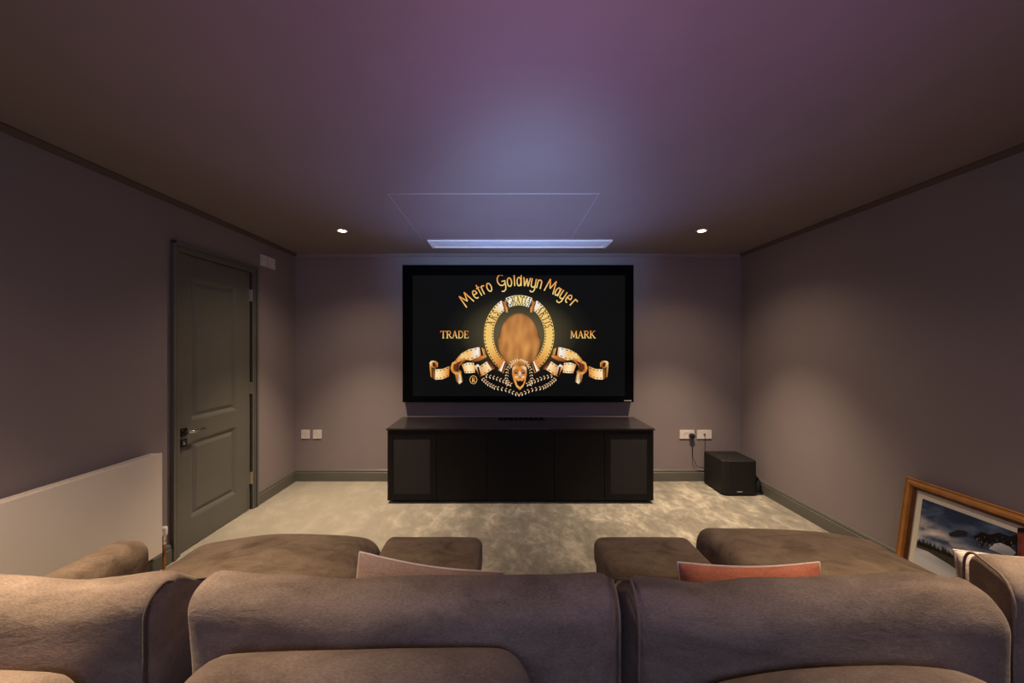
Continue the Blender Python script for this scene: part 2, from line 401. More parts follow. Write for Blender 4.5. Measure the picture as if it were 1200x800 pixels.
downlight(1.63, 3.17, 'small lit round downlight in the ceiling, right of the long vent', E1)
downlight(-1.325, 0.86, 'lit round downlight above the left seat of the sofa', E1*0.80, 90)
downlight(1.63, 0.86, 'lit round downlight above the right seat of the sofa', E1*0.56, 90)

vt = thing('ceiling_vent', 'long narrow white slot vent in the ceiling above the screen', 'vent', (0.15, 3.57, H))
vx0, vx1, vy0, vy1 = -0.68, 0.977, 3.45, 3.70
b = B()
def frame_ring(bm, x0, x1, y0, y1, w, z0, z1):
    box(bm, x0, x1, y0, y0+w, z0, z1); box(bm, x0, x1, y1-w, y1, z0, z1); box(bm, x0, x0+w, y0+w, y1-w, z0, z1); box(bm, x1-w, x1, y0+w, y1-w, z0, z1)
frame_ring(b, vx0, vx1, vy0, vy1, 0.030, H-0.012, H)
obj('vent_frame', b, ventm, vt)
b = B(); box(b, vx0+0.03, vx1-0.03, vy0+0.03, vy1-0.03, H-0.003, H-0.0005); obj('vent_backing', b, ventd, vt)
for k in range(4):
    b = B(); y = vy0+0.045+k*0.048
    q = [b.verts.new(p) for p in ((vx0+0.03, y, H-0.011), (vx1-0.03, y, H-0.011), (vx1-0.03, y+0.030, H-0.003), (vx0+0.03, y+0.030, H-0.003))]
    f = b.faces.new(q); r = bmesh.ops.extrude_face_region(b, geom=[f]); bmesh.ops.translate(b, verts=[v for v in r['geom'] if isinstance(v, bmesh.types.BMVert)], vec=(0, 0, 0.0015))
    obj('slat', b, ventm, vt)
ht = thing('access_panel', 'flush rectangular hatch in the ceiling in front of the slot vent', 'hatch', (-0.06, 2.86, H))
b = B(); box(b, -0.715, 0.592, 2.405, 2.905, H-0.003, H); box(b, -0.715, 0.592, 2.910, 3.40, H-0.003, H); obj('hatch_board', b, ceilm, ht)
b = B(); frame_ring(b, -0.721, 0.598, 2.399, 3.406, 0.006, H-0.0036, H); obj('hatch_edge', b, paint('edge_bead', (0.34, 0.29, 0.30), 0.5), ht)

# ------------------------------------------------------------------ soft things
def softbox(bm, c, size, r, bulge=(0, 0, 0), wr=0.006, seed=0, cuts=26, deform=None, wfreq=5.0):
    c = Vector(c); h = Vector(size)/2
    t = bmesh.new(); bmesh.ops.create_cube(t, size=2)
    bmesh.ops.subdivide_edges(t, edges=list(t.edges), cuts=cuts, use_grid_fill=True)
    rr = r if isinstance(r, (tuple, list)) else (r, r, r)
    for v in t.verts:
        p = Vector([math.sin(q*PI/2) if abs(q) < 1 else q for q in v.co])
        tg = Vector((p.x*h.x, p.y*h.y, p.z*h.z))
        inn = Vector([max(-(h[i]-rr[i]), min(h[i]-rr[i], tg[i])) for i in range(3)])
        d = Vector([(tg[i]-inn[i])/rr[i] for i in range(3)])
        if d.length > 1e-6:
            d.normalize(); tg = inn+Vector([d[i]*rr[i] for i in range(3)])
        u = [tg[i]/h[i] for i in range(3)]
        for i in range(3):
            j, k = [q for q in range(3) if q != i]
            tg[i] += bulge[i]*u[i]*(1-u[j]**2)*(1-u[k]**2)
        w = c+tg
        nn = Vector([noise.noise(w*wfreq+Vector((seed*7.3+13*i, seed, 3*i))) for i in range(3)])
        n2 = Vector([noise.noise(Vector((w.x*wfreq*1.2, w.y*wfreq*3, w.z*wfreq*3.2))+Vector((seed*3.3+17*i, seed, 9*i))) for i in range(3)])
        w += nn*wr+n2*wr*0.4
        if deform: w = deform(w, u)
        v.co = w
    merge(bm, t)

def seam(bm, cx, hy, hz, cy, cz, r, rad=0.004, deform=None, ux=1, n=12, seed=0, hx=1):
    pts = []
    for (sy, sz, a0) in ((1, 1, 0), (-1, 1, 90), (-1, -1, 180), (1, -1, 270)):
        for k in range(n):
            a = math.radians(a0+90*k/(n-1))
            y = cy+sy*(hy-r)+r*math.cos(a); z = cz+sz*(hz-r)+r*math.sin(a)
            p = Vector((cx, y, z))
            if deform: p = deform(p, [ux, (y-cy)/hy, (z-cz)/hz])
            pts.append(p)
    tube(bm, pts, rad, 8, closed=True)

def interp(tbl, x):
    if x <= tbl[0][0]: return tbl[0][1]
    for (a, va), (c, vc) in zip(tbl, tbl[1:]):
        if x <= c:
            t = (x-a)/(c-a); t = t*t*(3-2*t); return va+(vc-va)*t
    return tbl[-1][1]

def sofa_half(loc, label, seats, base_rect, chaise_rect, arm, seedo):
    pass

SZ = 0.445
# ---- left sofa
sl = thing('sofa', 'brown velvet sofa section on the left with a chaise toward the door', 'sofa', (-0.66, 1.2, 0))
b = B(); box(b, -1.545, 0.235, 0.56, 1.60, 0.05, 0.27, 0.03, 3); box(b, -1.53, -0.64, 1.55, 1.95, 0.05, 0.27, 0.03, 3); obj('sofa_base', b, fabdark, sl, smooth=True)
for (x, y) in ((-1.45, 0.65), (0.15, 0.65), (-1.45, 1.87), (-0.72, 1.87), (0.15, 1.5)):
    b = B(); lathe(b, [(0.022, 0), (0.028, 0.06)], (x, y, 0), n=16); obj('leg', b, blackm, sl)
def dchL(w, u):
    # chaise cushion slumps toward its left edge
    if u[2] > 0:
        w.z -= 0.05*max(0, (-1.15-w.x)/0.4)**1.5
        w.z -= 0.022*max(0, (w.x+0.80)/0.18)**2
    return w
b = B(); softbox(b, (-1.085, 1.36, 0.355), (0.95, 1.26, 0.20), (0.10, 0.09, 0.085), (0.0, 0.0, 0.03), 0.012, 1, 30, dchL, 3); obj('chaise_cushion', b, fab, sl, smooth=True)
b = B(); softbox(b, (-0.20, 1.20, 0.350), (0.86, 0.86, 0.18), (0.07, 0.07, 0.07), (0, 0, 0.02), 0.008, 2, 20); obj('seat_cushion', b, fab, sl, smooth=True)
b = B(); softbox(b, (-1.49, 1.10, 0.345), (0.155, 0.94, 0.57), (0.055, 0.06, 0.06), (0.01, 0, 0.008), 0.004, 3, 22); obj('armrest', b, fab, sl, smooth=True)
# low padded backs (nearest the camera)
b = B(); softbox(b, (-1.175, 0.682, 0.520), (0.75, 0.19, 0.54), (0.075, 0.09, 0.09), (0, 0.0, 0.004), 0.004, 5, 22); obj('backrest', b, fab2, sl, smooth=True)
def dP1(w, u):
    if u[2] > 0: w.z -= 0.012*max(0, (-0.40-w.x)/0.18)**1.6
    return w
b = B(); softbox(b, (-0.268, 0.682, 0.541), (0.65, 0.19, 0.582), (0.07, 0.09, 0.085), (0.01, 0, 0.006), 0.004, 6, 24, dP1); obj('backrest', b, fab2, sl, smooth=True)
# back cushions
def rear(w, u):      # the top rolls down toward the seat side
    w.z -= max(0, w.y-0.865)*0.8*max(0, u[2])
    return w
def dA(w, u):
    if u[2] > 0:
        w.z += 0.012*math.exp(-((w.x+0.76)/0.06)**2) - 0.012*math.exp(-((w.x+0.95)/0.10)**2)
    return rear(w, u)
cA = (-1.17, 0.885, 0.661); sA = (0.90, 0.20, 0.44)
b = B(); softbox(b, cA, sA, (0.018, 0.050, 0.045), (0.0, 0.02, 0.010), 0.006, 8, 30, dA, 4)
ca = obj('back_cushion', b, fab2, sl, smooth=True)
b = B(); seam(b, cA[0]+0.443, 0.103, 0.222, cA[1], cA[2], 0.048, 0.0035, dA, 1); obj('piping', b, fabdark, ca, smooth=True)
TB = [(-0.72, 0.004), (-0.64, 0.016), (-0.52, 0.003), (-0.35, -0.010), (-0.15, -0.004), (0.1, 0.0), (0.25, 0.006)]
def dB(w, u):
    if u[2] > 0: w.z += interp(TB, w.x)*u[2]
    if w.x < -0.5: w.x += 0.03*(1-u[2])*0.5
    return rear(w, u)
cB = (-0.213, 0.887, 0.666); sB = (0.920, 0.205, 0.44)
b = B(); softbox(b, cB, sB, (0.045, 0.065, 0.055), (0.006, 0.02, 0.006), 0.007, 9, 34, dB, 4)
cb = obj('back_cushion', b, fab2, sl, smooth=True)
b = B(); seam(b, cB[0]+0.450, 0.101, 0.219, cB[1], cB[2], 0.055, 0.0025, dB, 1); obj('piping', b, fab2, cb, smooth=True)
b = B(); softbox(b, (-0.585, 0.7085, 0.868), (0.010, 0.004, 0.003), 0.001, seed=2, cuts=4, wr=0.001)
b.free()

# ---- right sofa
sr = thing('sofa', 'brown velvet sofa section on the right with a chaise toward the framed picture', 'sofa', (1.15, 1.2, 0))
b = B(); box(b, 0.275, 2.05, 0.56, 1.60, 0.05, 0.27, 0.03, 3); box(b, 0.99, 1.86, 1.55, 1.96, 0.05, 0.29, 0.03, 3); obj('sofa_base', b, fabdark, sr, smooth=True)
for (x, y) in ((0.36, 0.65), (1.95, 0.65), (1.06, 1.88), (1.78, 1.88), (0.36, 1.5)):
    b = B(); lathe(b, [(0.022, 0), (0.028, 0.06)], (x, y, 0), n=16); obj('leg', b, blackm, sr)
def dchR(w, u):
    if u[2] > 0:
        w.z -= 0.05*max(0, (w.x-1.42)/0.42)**1.8
        w.z += 0.012*math.exp(-((w.x-1.02)/0.10)**2)
    return w
b = B(); softbox(b, (1.425, 1.38, 0.378), (0.91, 1.25, 0.20), (0.06, 0.09, 0.085), (0, 0, 0.03), 0.012, 11, 30, dchR, 3)
chR = obj('chaise_cushion', b, fab, sr, smooth=True)
b = B(); softbox(b, (0.615, 1.20, 0.350), (0.70, 0.86, 0.18), (0.07, 0.07, 0.07), (0, 0, 0.02), 0.008, 12, 20); obj('seat_cushion', b, fab, sr, smooth=True)
b = B(); softbox(b, (1.975, 1.06, 0.335), (0.155, 0.86, 0.55), (0.055, 0.06, 0.06), (0.01, 0, 0.008), 0.004, 13, 22); obj('armrest', b, fab, sr, smooth=True)
def dP2(w, u):
    if u[2] > 0: w.z -= 0.026*abs((w.x-0.76)/0.24)**2*(0.6 if w.x < 0.76 else 1.6)
    return w
b = B(); softbox(b, (0.640, 0.682, 0.525), (0.60, 0.19, 0.552), (0.09, 0.09, 0.085), (0.01, 0, 0.006), 0.004, 14, 24, dP2); obj('backrest', b, fab2, sr, smooth=True)
b = B(); softbox(b, (1.49, 0.665, 0.50), (0.98, 0.18, 0.46), (0.07, 0.085, 0.085), (0.01, 0, 0.006), 0.004, 15, 20); obj('backrest', b, fabdark, sr, smooth=True)
TC = [(0.26, 0.016), (0.34, 0.004), (0.44, -0.010), (0.58, 0.002), (0.75, 0.006), (0.90, 0.014), (1.0, 0.006), (1.08, -0.03)]
def dC(w, u):
    if u[2] > 0: w.z += interp(TC, w.x)*u[2]
    if u[0] > 0: w.x += (w.y-0.80)*0.25*u[0]
    return rear(w, u)
cC = (0.662, 0.887, 0.655); sC = (0.785, 0.205, 0.44)
b = B(); softbox(b, cC, sC, (0.030, 0.060, 0.055), (0.006, 0.02, 0.006), 0.007, 16, 34, dC, 4)
cc = obj('back_cushion', b, fab2, sr, smooth=True)
b = B(); seam(b, cC[0]-0.386, 0.102, 0.221, cC[1], cC[2], 0.055, 0.003, dC, -1); obj('piping', b, fab2, cc, smooth=True)
cD = (1.51, 0.905, 0.650); sD = (0.86, 0.17, 0.47)
def dD(w, u):
    if u[2] > 0: w.z += 0.010*math.exp(-((w.x-1.12)/0.05)**2)
    w.x += (w.y-0.82)*0.5; w.y -= (w.x-1.10)*0.12
    return w
b = B(); softbox(b, cD, sD, (0.020, 0.05, 0.045), (0, 0.01, 0.0), 0.008, 17, 30, dD, 5)
cd = obj('back_cushion', b, fab2, sr, smooth=True)
b = B(); seam(b, cD[0]-0.423, 0.086, 0.236, cD[1], cD[2], 0.05, 0.003, dD, -1); obj('piping', b, fab2, cd, smooth=True)

# ---- footstools
def stool(x0, x1, y0, y1, ztop, lab, sd):
    t = thing('footstool', lab, 'footstool', ((x0+x1)/2, (y0+y1)/2, 0), 'footstools in front of the middle seats')
    b = B(); softbox(b, ((x0+x1)/2, (y0+y1)/2, ztop-0.075), (x1-x0, y1-y0, 0.15), (0.045, 0.045, 0.045), (0, 0, 0.004), 0.003, sd, 22); obj('stool_cushion', b, fab, t, smooth=True)
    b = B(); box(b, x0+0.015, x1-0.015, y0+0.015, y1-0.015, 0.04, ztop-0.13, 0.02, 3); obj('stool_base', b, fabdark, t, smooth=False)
    for fx in (x0+0.07, x1-0.07):
        for fy in (y0+0.07, y1-0.07):
            b = B(); lathe(b, [(0.02, 0), (0.025, 0.045)], (fx, fy, 0), n=14); obj('leg', b, blackm, t)
stool(-0.600, -0.105, 1.66, 2.00, 0.425, 'brown velvet footstool beside the left chaise', 21)
stool(0.460, 0.955, 1.66, 2.00, 0.425, 'brown velvet footstool beside the right chaise', 22)

# ---- scatter pillows
def pillow(name, lab, c, w, h, t, rot, m, edge_m, sd, bendx=0.0):
    th = thing(name, lab, 'pillow', c)
    b = B(); n = 22; R = Matrix.Rotation(rot[2], 3, 'Z') @ Matrix.Rotation(rot[1], 3, 'Y') @ Matrix.Rotation(rot[0], 3, 'X')
    front = {}; back = {}
    def pt(u, v, s):
        x = u*w/2*(1-0.06*(1-abs(v))**1.0*0+0) ; z = v*h/2
        x *= 1-0.05*math.cos(v*PI/2); z *= 1-0.07*math.cos(u*PI/2)
        d = t/2*((1-u*u)*(1-v*v))**0.42*s
        p = Vector((x, d, z)); p.z += bendx*math.sin(u*2.5+0.6)
        p += Vector([noise.noise(Vector((u*3+sd, v*3, s+5*i))) for i in range(3)])*0.006*min(1, 4*(1-max(abs(u), abs(v))))
        return Vector(c)+R @ p
    rows = {}
    for s in (1, -1):
        for i in range(n+1):
            for j in range(n+1):
                u = math.sin((2*i/n-1)*PI/2); v = math.sin((2*j/n-1)*PI/2)
                if i in (0, n) or j in (0, n):
                    if (i, j) not in rows: rows[(i, j)] = b.verts.new(pt(u, v, 0))
                    rows[(i, j, s)] = rows[(i, j)]
                else: rows[(i, j, s)] = b.verts.new(pt(u, v, s))
        for i in range(n):
            for j in range(n):
                f = [rows[(i, j, s)], rows[(i+1, j, s)], rows[(i+1, j+1, s)], rows[(i, j+1, s)]]
                b.faces.new(f if s < 0 else f[::-1])
    obj('pillow_cover', b, m, th, smooth=True)
    b = B(); pts = []
    for i in range(n): pts.append(pt(math.sin((2*i/n-1)*PI/2), -1, 0))
    for i in range(n): pts.append(pt(1, math.sin((2*i/n-1)*PI/2), 0))
    for i in range(n): pts.append(pt(-math.sin((2*i/n-1)*PI/2), 1, 0))
    for i in range(n): pts.append(pt(-1, -math.sin((2*i/n-1)*PI/2), 0))
    tube(b, pts, 0.003, 6, closed=True); obj('piping', b, edge_m, th, smooth=True)
pillow('scatter_pillow', 'dusty pink pillow with pale edge behind the wide middle back cushion', (-0.232, 1.09, 0.598), 0.42, 0.36, 0.12, (math.radians(-8), math.radians(8), 0), pinkm, creamf, 3)
pillow('scatter_pillow', 'coral orange pillow with cream edge behind the right back cushion', (0.708, 1.09, 0.596), 0.41, 0.36, 0.12, (math.radians(-8), 0, 0), coralm, creamf, 5)
pillow('scatter_pillow', 'cream and pink pillow peeking out beside the far right dark cushion', (1.545, 1.10, 0.610), 0.42, 0.37, 0.12, (math.radians(-8), 0, math.radians(-6)), creamf, creamf, 8)

# ------------------------------------------------------------------ framed picture
px0 = 2.345; kk = 0.085/0.615
def onpic(px, py, off=0.0):
    a = (px-VX)/F; bb = (py-VY)/F
    Y = (px0-off+1.4*kk)/(a+kk*bb); z = EYE-bb*Y
    return Vector((a*Y, Y, z))
def cropP(X, Y, off): return onpic(1040+X/6.156, 550+Y/6.156, off)
pf = thing('picture_frame', 'gilt wooden framed mountain landscape leaning against the right wall', 'picture', (2.35, 1.9, 0))
def pv(u, v, off):      # u metres from the far end toward the camera, v along the tilted height
    n = math.sqrt(1+kk*kk)
    return Vector((px0+kk*v/n-off/n, 2.32-u, v/n+off*kk/n))
PW, PH = 0.86, 0.622
def prism_ring(bm, o0, o1, prof):
    """moulding: mitred rings. prof list of (inset, height)"""
    rs = []
    for ins, hgt in prof:
        rs.append([bm.verts.new(pv(u, v, hgt)) for u, v in ((ins, ins), (PW-ins, ins), (PW-ins, PH-ins), (ins, PH-ins))])
    for A, Bq in zip(rs, rs[1:]):
        for k in range(4): bm.faces.new((A[k], A[(k+1) % 4], Bq[(k+1) % 4], Bq[k]))
b = B(); prism_ring(b, 0, 0, [(0.004, -0.020), (0, 0.0), (0, 0.006), (0.006, 0.014), (0.010, 0.010), (0.016, 0.012), (0.026, 0.022), (0.038, 0.020), (0.046, 0.010)]); obj('moulding', b, woodm, pf, smooth=False)
b = B(); prism_ring(b, 0, 0, [(0.046, 0.010), (0.050, 0.012), (0.058, 0.004), (0.060, -0.002)]); obj('inner_slip', b, woodd, pf)
b = B()
q = [pv(u, v, -0.004) for u, v in ((0.01, 0.01), (PW-0.01, 0.01), (PW-0.01, PH-0.01), (0.01, PH-0.01))]
b.faces.new([b.verts.new(p) for p in q]); obj('mount', b, matm, pf)

def cpoly(bm, pts, cols):
    lay = bm.loops.layers.float_color.get('Col') or bm.loops.layers.float_color.new('Col')
    f = bm.faces.new([bm.verts.new(p) for p in pts])
    for i, l in enumerate(f.loops):
        c = cols[i] if isinstance(cols[0], (tuple, list)) else cols
        l[lay] = (c[0], c[1], c[2], 1)
    return f
def s2l(*c):
    return tuple(((x/255)/12.92 if x/255 <= 0.04045 else ((x/255+0.055)/1.055)**2.4) for x in c)
# artwork grid with painted cloud field
b = B(); lay = b.loops.layers.float_color.new('Col')
AU0, AU1, AV0, AV1 = 0.094, PW-0.094, 0.094, PH-0.098
nu, nv = 120, 70
def skycol(u, v):
    a = (u-AU0)/(AU1-AU0); h = (v-AV0)/(AV1-AV0)
    n = noise.fractal(Vector((a*5, h*7-a*2, 2)), 0.9, 2.1, 5)
    dark = Vector(s2l(52, 62, 84)); mid = Vector(s2l(128, 146, 172)); lig = Vector(s2l(240, 226, 212))
    t = max(0, min(1, 1.25-h*1.35+n*0.5)); c = dark.lerp(mid, t)
    band = math.exp(-((h-(0.66-0.45*a))/0.10)**2)*(0.5+0.9*n)+0.7*math.exp(-((h-(0.48-0.55*a))/0.07)**2)*(0.4+n)
    return c.lerp(lig, max(0, min(0.85, band)))
vs = [[b.verts.new(pv(AU0+(AU1-AU0)*i/nu, AV0+(AV1-AV0)*j/nv, -0.0025)) for j in range(nv+1)] for i in range(nu+1)]
cl = [[skycol(AU0+(AU1-AU0)*i/nu, AV0+(AV1-AV0)*j/nv) for j in range(nv+1)] for i in range(nu+1)]
for i in range(nu):
    for j in range(nv):
        f = b.faces.new((vs[i][j], vs[i+1][j], vs[i+1][j+1], vs[i][j+1]))
        for l, (a, c) in zip(f.loops, ((i, j), (i+1, j), (i+1, j+1), (i, j+1))): l[lay] = (*cl[a][c], 1)
art = obj('artwork', b, artm, pf)
def ap(name, polys, off):
    b = B()
    for pts, cols in polys: cpoly(b, [cropP(x, y, off) for x, y in pts], cols)
    return obj(name, b, artm, art)
g1 = s2l(198, 198, 202); g2 = s2l(150, 156, 164)
ap('snow_slope', [([(207, 545), (300, 590), (380, 640), (490, 715), (640, 800), (640, 900), (180, 800), (195, 600)], [g2, g1, g1, g2, g2, g1, g1, g1])], 0.0)
trees = [([(218, 510), (300, 545), (400, 590), (500, 640), (560, 690), (500, 715), (380, 645), (290, 590), (210, 560)], s2l(66, 60, 52))]
rt = random.Random(4)
for i in range(34):
    t = i/33; x = 222+300*t; y = 540+115*t; hh = rt.uniform(22, 52); w = hh*0.22
    trees.append(([(x-w, y), (x+w, y+3), (x+w*0.2, y-hh), (x-w*0.1, y-hh-4)], s2l(*(rt.choice([(40, 40, 38), (52, 48, 42), (60, 56, 46)])))))
ap('pine_forest', trees, 0.0005)
rk = [([(440, 460), (505, 435), (560, 440), (580, 455), (565, 475), (500, 485), (450, 480)], s2l(48, 48, 50)),
      ([(620, 480), (680, 450), (740, 470), (800, 455), (880, 480), (945, 470), (940, 520), (890, 560), (820, 530), (760, 520), (700, 530), (640, 505)], s2l(36, 34, 36))]
for i in range(60):
    x = rt.uniform(640, 930); y = rt.uniform(468, 545); d = rt.uniform(5, 14)
    rk.append(([(x, y), (x+d*0.6, y+d*0.2), (x+d*0.3, y+d*1.6), (x-d*0.3, y+d)], s2l(*rt.choice([(34, 32, 34), (60, 48, 42), (150, 96, 56), (196, 150, 110), (28, 28, 30)]))))
ap('rocky_ridge', rk, 0.0008)
ap('snow_field', [([(770, 535), (830, 525), (885, 560), (930, 600), (880, 640), (800, 600), (730, 570)], [g1, g1, s2l(190, 175, 160), g2, g2, g2, g1])], 0.0006)
# a second print tucked in at the right end of the frame
b = B()
def q2(x, y): return cropP(x, y, 0.014)
lay2 = b.loops.layers.float_color.new('Col')
cols = {}
for i in range(12):
    for j in range(16):
        x0, x1 = 938+i*18, 938+(i+1)*18; y0, y1 = 420+j*26, 420+(j+1)*26
        def cc2(x, y):
            n = noise.noise(Vector((x*0.03, y*0.03, 5)))*0.5+0.5
            if y < 470: c = Vector(s2l(34, 24, 22))
            else: c = Vector(s2l(150, 82, 66)).lerp(Vector(s2l(92, 40, 32)), n)
            return tuple(c)
        cpoly(b, [q2(x0, y0), q2(x1, y0), q2(x1, y1), q2(x0, y1)], [cc2(x0, y0), cc2(x1, y0), cc2(x1, y1), cc2(x0, y1)])
bmesh.ops.remove_doubles(b, verts=b.verts, dist=0.0001)
obj('art_print', b, artm, label='reddish unframed print leaning over the right end of the mountain picture', cat='print')

# ------------------------------------------------------------------ cabinet
CY = 3.42; cz1 = 0.666
cab = thing('media_cabinet', 'long low black media cabinet with speaker cloth end doors under the screen', 'cabinet', (0.155, 3.70, 0))
cx0, cx1 = -1.030, 1.332
b = B(); box(b, cx0, cx1, CY+0.020, D-0.02, 0.025, cz1-0.014); box(b, cx0+0.03, cx1-0.03, CY+0.05, D-0.05, 0, 0.025); obj('cabinet_body', b, blackm, cab)
b = B(); box(b, cx0-0.010, cx1+0.010, CY-0.006, D-0.019, cz1-0.014, cz1, 0.002); obj('cabinet_top', b, topm, cab)
xs = [(p-VX)*CY/F for p in (453.8, 511.5, 570.5, 649.5, 708.5, 766.0)]
xs[0] = cx0; xs[-1] = cx1
for i in range(5):
    x0, x1 = xs[i]+0.002, xs[i+1]-0.002; z0, z1 = 0.028, cz1-0.018
    if i in (0, 4):
        ix0, ix1 = x0+0.050, x1-0.056; 
        if i == 4: ix0, ix1 = x0+0.052, x1-0.052
        iz0, iz1 = z0+0.055, z1-0.060
        b = B(); box(b, x0, ix0, CY, CY+0.020, z0, z1, 0.001); box(b, ix1, x1, CY, CY+0.020, z0, z1, 0.001)
        box(b, ix0, ix1, CY, CY+0.020, z0, iz0, 0.001); box(b, ix0, ix1, CY, CY+0.020, iz1, z1, 0.001)
        dd = obj('door', b, blackm, cab)
        b = B(); box(b, ix0, ix1, CY+0.003, CY+0.012, iz0, iz1, 0.001); obj('speaker_cloth', b, clothm, dd, label='dark grey speaker cloth inset')
    else:
        b = B(); box(b, x0, x1, CY, CY+0.020, z0, z1, 0.0015); obj('door', b, blackm, cab)
b = B(); y0v, y1v = 3.80, 3.92
box(b, -0.055, 0.41, y0v, y1v, cz1, cz1+0.004, 0.001)
cv = obj('cable_vent', b, blackm, cab)
b = B()
for k in range(9):
    x = -0.045+k*0.05; box(b, x, x+0.040, y0v+0.012, y1v-0.012, cz1+0.003, cz1+0.006)
obj('vent_slots', b, velvet, cv)

# ------------------------------------------------------------------ subwoofer
sb = thing('subwoofer', 'black cube subwoofer on the carpet in the right back corner', 'speaker', (2.21, 3.77, 0))
X0, X1, Y0, Y1, ZT = 2.045, 2.365, 3.59, 3.93, 0.328
b = B()
def fp(z, s=0.0):
    return [b.verts.new((x, y, z)) for x, y in ((X0+s, Y0+0.03), (X0+0.02+s, Y0+0.008), (X0+0.06, Y0+s), (X1-0.03, Y0+s), (X1-0.008-s, Y0+0.01), (X1-s, Y0+0.035), (X1-s, Y1-s), (X0+s, Y1-s))]
rg = [fp(0.016), fp(ZT-0.006), fp(ZT, 0.006)]
for A, Bq in zip(rg, rg[1:]):
    for k in range(8): b.faces.new((A[k], A[(k+1) % 8], Bq[(k+1) % 8], Bq[k]))
b.faces.new(rg[0][::-1]); b.faces.new(rg[-1]); obj('enclosure', b, subm, sb)
for (x, y) in ((X0+0.05, Y0+0.07), (X1-0.05, Y0+0.07), (X0+0.05, Y1-0.05), (X1-0.05, Y1-0.05)):
    b = B(); lathe(b, [(0.016, 0), (0.018, 0.017)], (x, y, 0), n=16); obj('foot', b, blackm, sb)
b = B(); lathe(b, [(0.078, 0), (0.078, 0.042), (0.072, 0.047), (0.060, 0.040), (0.035, 0.038), (0.02, 0.042), (0.01, 0.044)], (X1, 3.68, 0.085), 'X', 36); obj('side_driver', b, subm, sb, smooth=True)
b = B(); box(b, 2.175, 2.225, Y0-0.003, Y0, 0.036, 0.044, 0.001); obj('badge', b, logo_grey, sb, label='small grey maker badge')

# ------------------------------------------------------------------ projector screen / television
SY = 3.93
tv = thing('screen', 'wide black framed screen on the back wall showing a gold film studio emblem', 'screen', (0.15, D, 0.83))
def S(px, py, off=0.0):
    return Vector(((px-VX)*SY/F, SY-off, EYE-(py-VY)*SY/F))
fx0, fx1 = S(472, 0).x, S(742.3, 0).x; fz1, fz0 = S(0, 310.5).z, S(0, 471).z
dx0, dx1 = S(483.5, 0).x, S(732.5, 0).x; dz1, dz0 = S(0, 322.5).z, S(0, 464).z
b = B()
for (x0, x1, z0, z1) in ((fx0, dx0, fz0, fz1), (dx1, fx1, fz0, fz1), (dx0, dx1, dz1, fz1), (dx0, dx1, fz0, dz0)):
    box(b, x0, x1, SY-0.008, D-0.005, z0, z1)
obj('bezel', b, velvet, tv)
b = B(); sx0 = S(732.5-0.5, 0).x
box(b, S(731, 0).x, S(739.5, 0).x, SY-0.010, SY-0.008, S(0, 469.8).z, S(0, 468.6).z); obj('badge', b, logo_grey, tv, label='tiny silver maker badge')
# display: dark image with a soft glow behind the emblem
m, nt, pb = nodes('screen_glow'); L = nt.links.new
tc = nt.nodes.new('ShaderNodeTexCoord'); mp = nt.nodes.new('ShaderNodeMapping')
ctr = S(608, 392)-Vector((0.15, D, 0.83))
mp.inputs['Location'].default_value = (-ctr.x/0.78, 0, -ctr.z/0.50); mp.inputs['Scale'].default_value = (1/0.78, 0, 1/0.50)
gr = nt.nodes.new('ShaderNodeTexGradient'); gr.gradient_type = 'SPHERICAL'
L(tc.outputs['Object'], mp.inputs['Vector']); L(mp.outputs['Vector'], gr.inputs['Vector'])
rp = nt.nodes.new('ShaderNodeValToRGB'); cr = rp.color_ramp
cr.elements[0].position = 0; cr.elements[0].color = (*s2l(14, 14, 14), 1)
cr.elements[1].position = 1; cr.elements[1].color = (*s2l(118, 104, 74), 1)
e = cr.elements.new(0.5); e.color = (*s2l(66, 60, 42), 1)
e = cr.elements.new(0.22); e.color = (*s2l(27, 25, 20), 1)
L(gr.outputs['Fac'], rp.inputs['Fac']); L(rp.outputs['Color'], pb.inputs['Emission Color']); pb.inputs['Emission Strength'].default_value = 1
pb.inputs['Base Color'].default_value = (0.002, 0.002, 0.002, 1); pb.inputs['Roughness'].default_value = 0.9; pb.inputs['Specular IOR Level'].default_value = 0.03
b = B(); box(b, dx0, dx1, SY, D-0.006, dz0, dz1); disp = obj('display', b, m, tv)

# --- emblem drawn as flat coloured shapes on the display (photo pixel units on the screen plane)
def ring_pt(a, s): # a degrees clockwise from top, s 0 inner .. 1 outer
    ra = math.radians(a); rx = 30+11.2*s; ry = 35+11.7*s
    return (608.2+rx*math.sin(ra), 392.5-ry*math.cos(ra))
gold = [s2l(250, 222, 150), s2l(236, 176, 88), s2l(200, 128, 50)]
CREAM = s2l(252, 232, 190); GO = s2l(232, 168, 84); OR = s2l(205, 122, 48); BR = s2l(96, 48, 22); DK = s2l(18, 12, 8); WH = s2l(244, 240, 232)
b = B()
def lerp(a, c, t): return tuple(a[i]+(c[i]-a[i])*t for i in range(3))
def ringcol(a):
    a = abs(a)
    if a < 22: return lerp(s2l(240, 215, 130), WH, (a/22)**2)
    if a < 60: return lerp(WH, s2l(238, 196, 110), min(1, (a-30)/18))
    if a < 110: return s2l(240, 196, 108)
    return lerp(s2l(240, 190, 100), s2l(196, 116, 46), (a-110)/40)
for a0, a1 in ((-22, 22), (30, 150), (-150, -30)):
    n = int((a1-a0)/3)
    for i in range(n):
        p, q = a0+(a1-a0)*i/n, a0+(a1-a0)*(i+1)/n
        cpoly(b, [S(*ring_pt(p, 0), .002), S(*ring_pt(q, 0), .002), S(*ring_pt(q, 1), .002), S(*ring_pt(p, 1), .002)], [ringcol(p), ringcol(q), ringcol(q), ringcol(p)])
obj('film_ring', b, ink, disp)
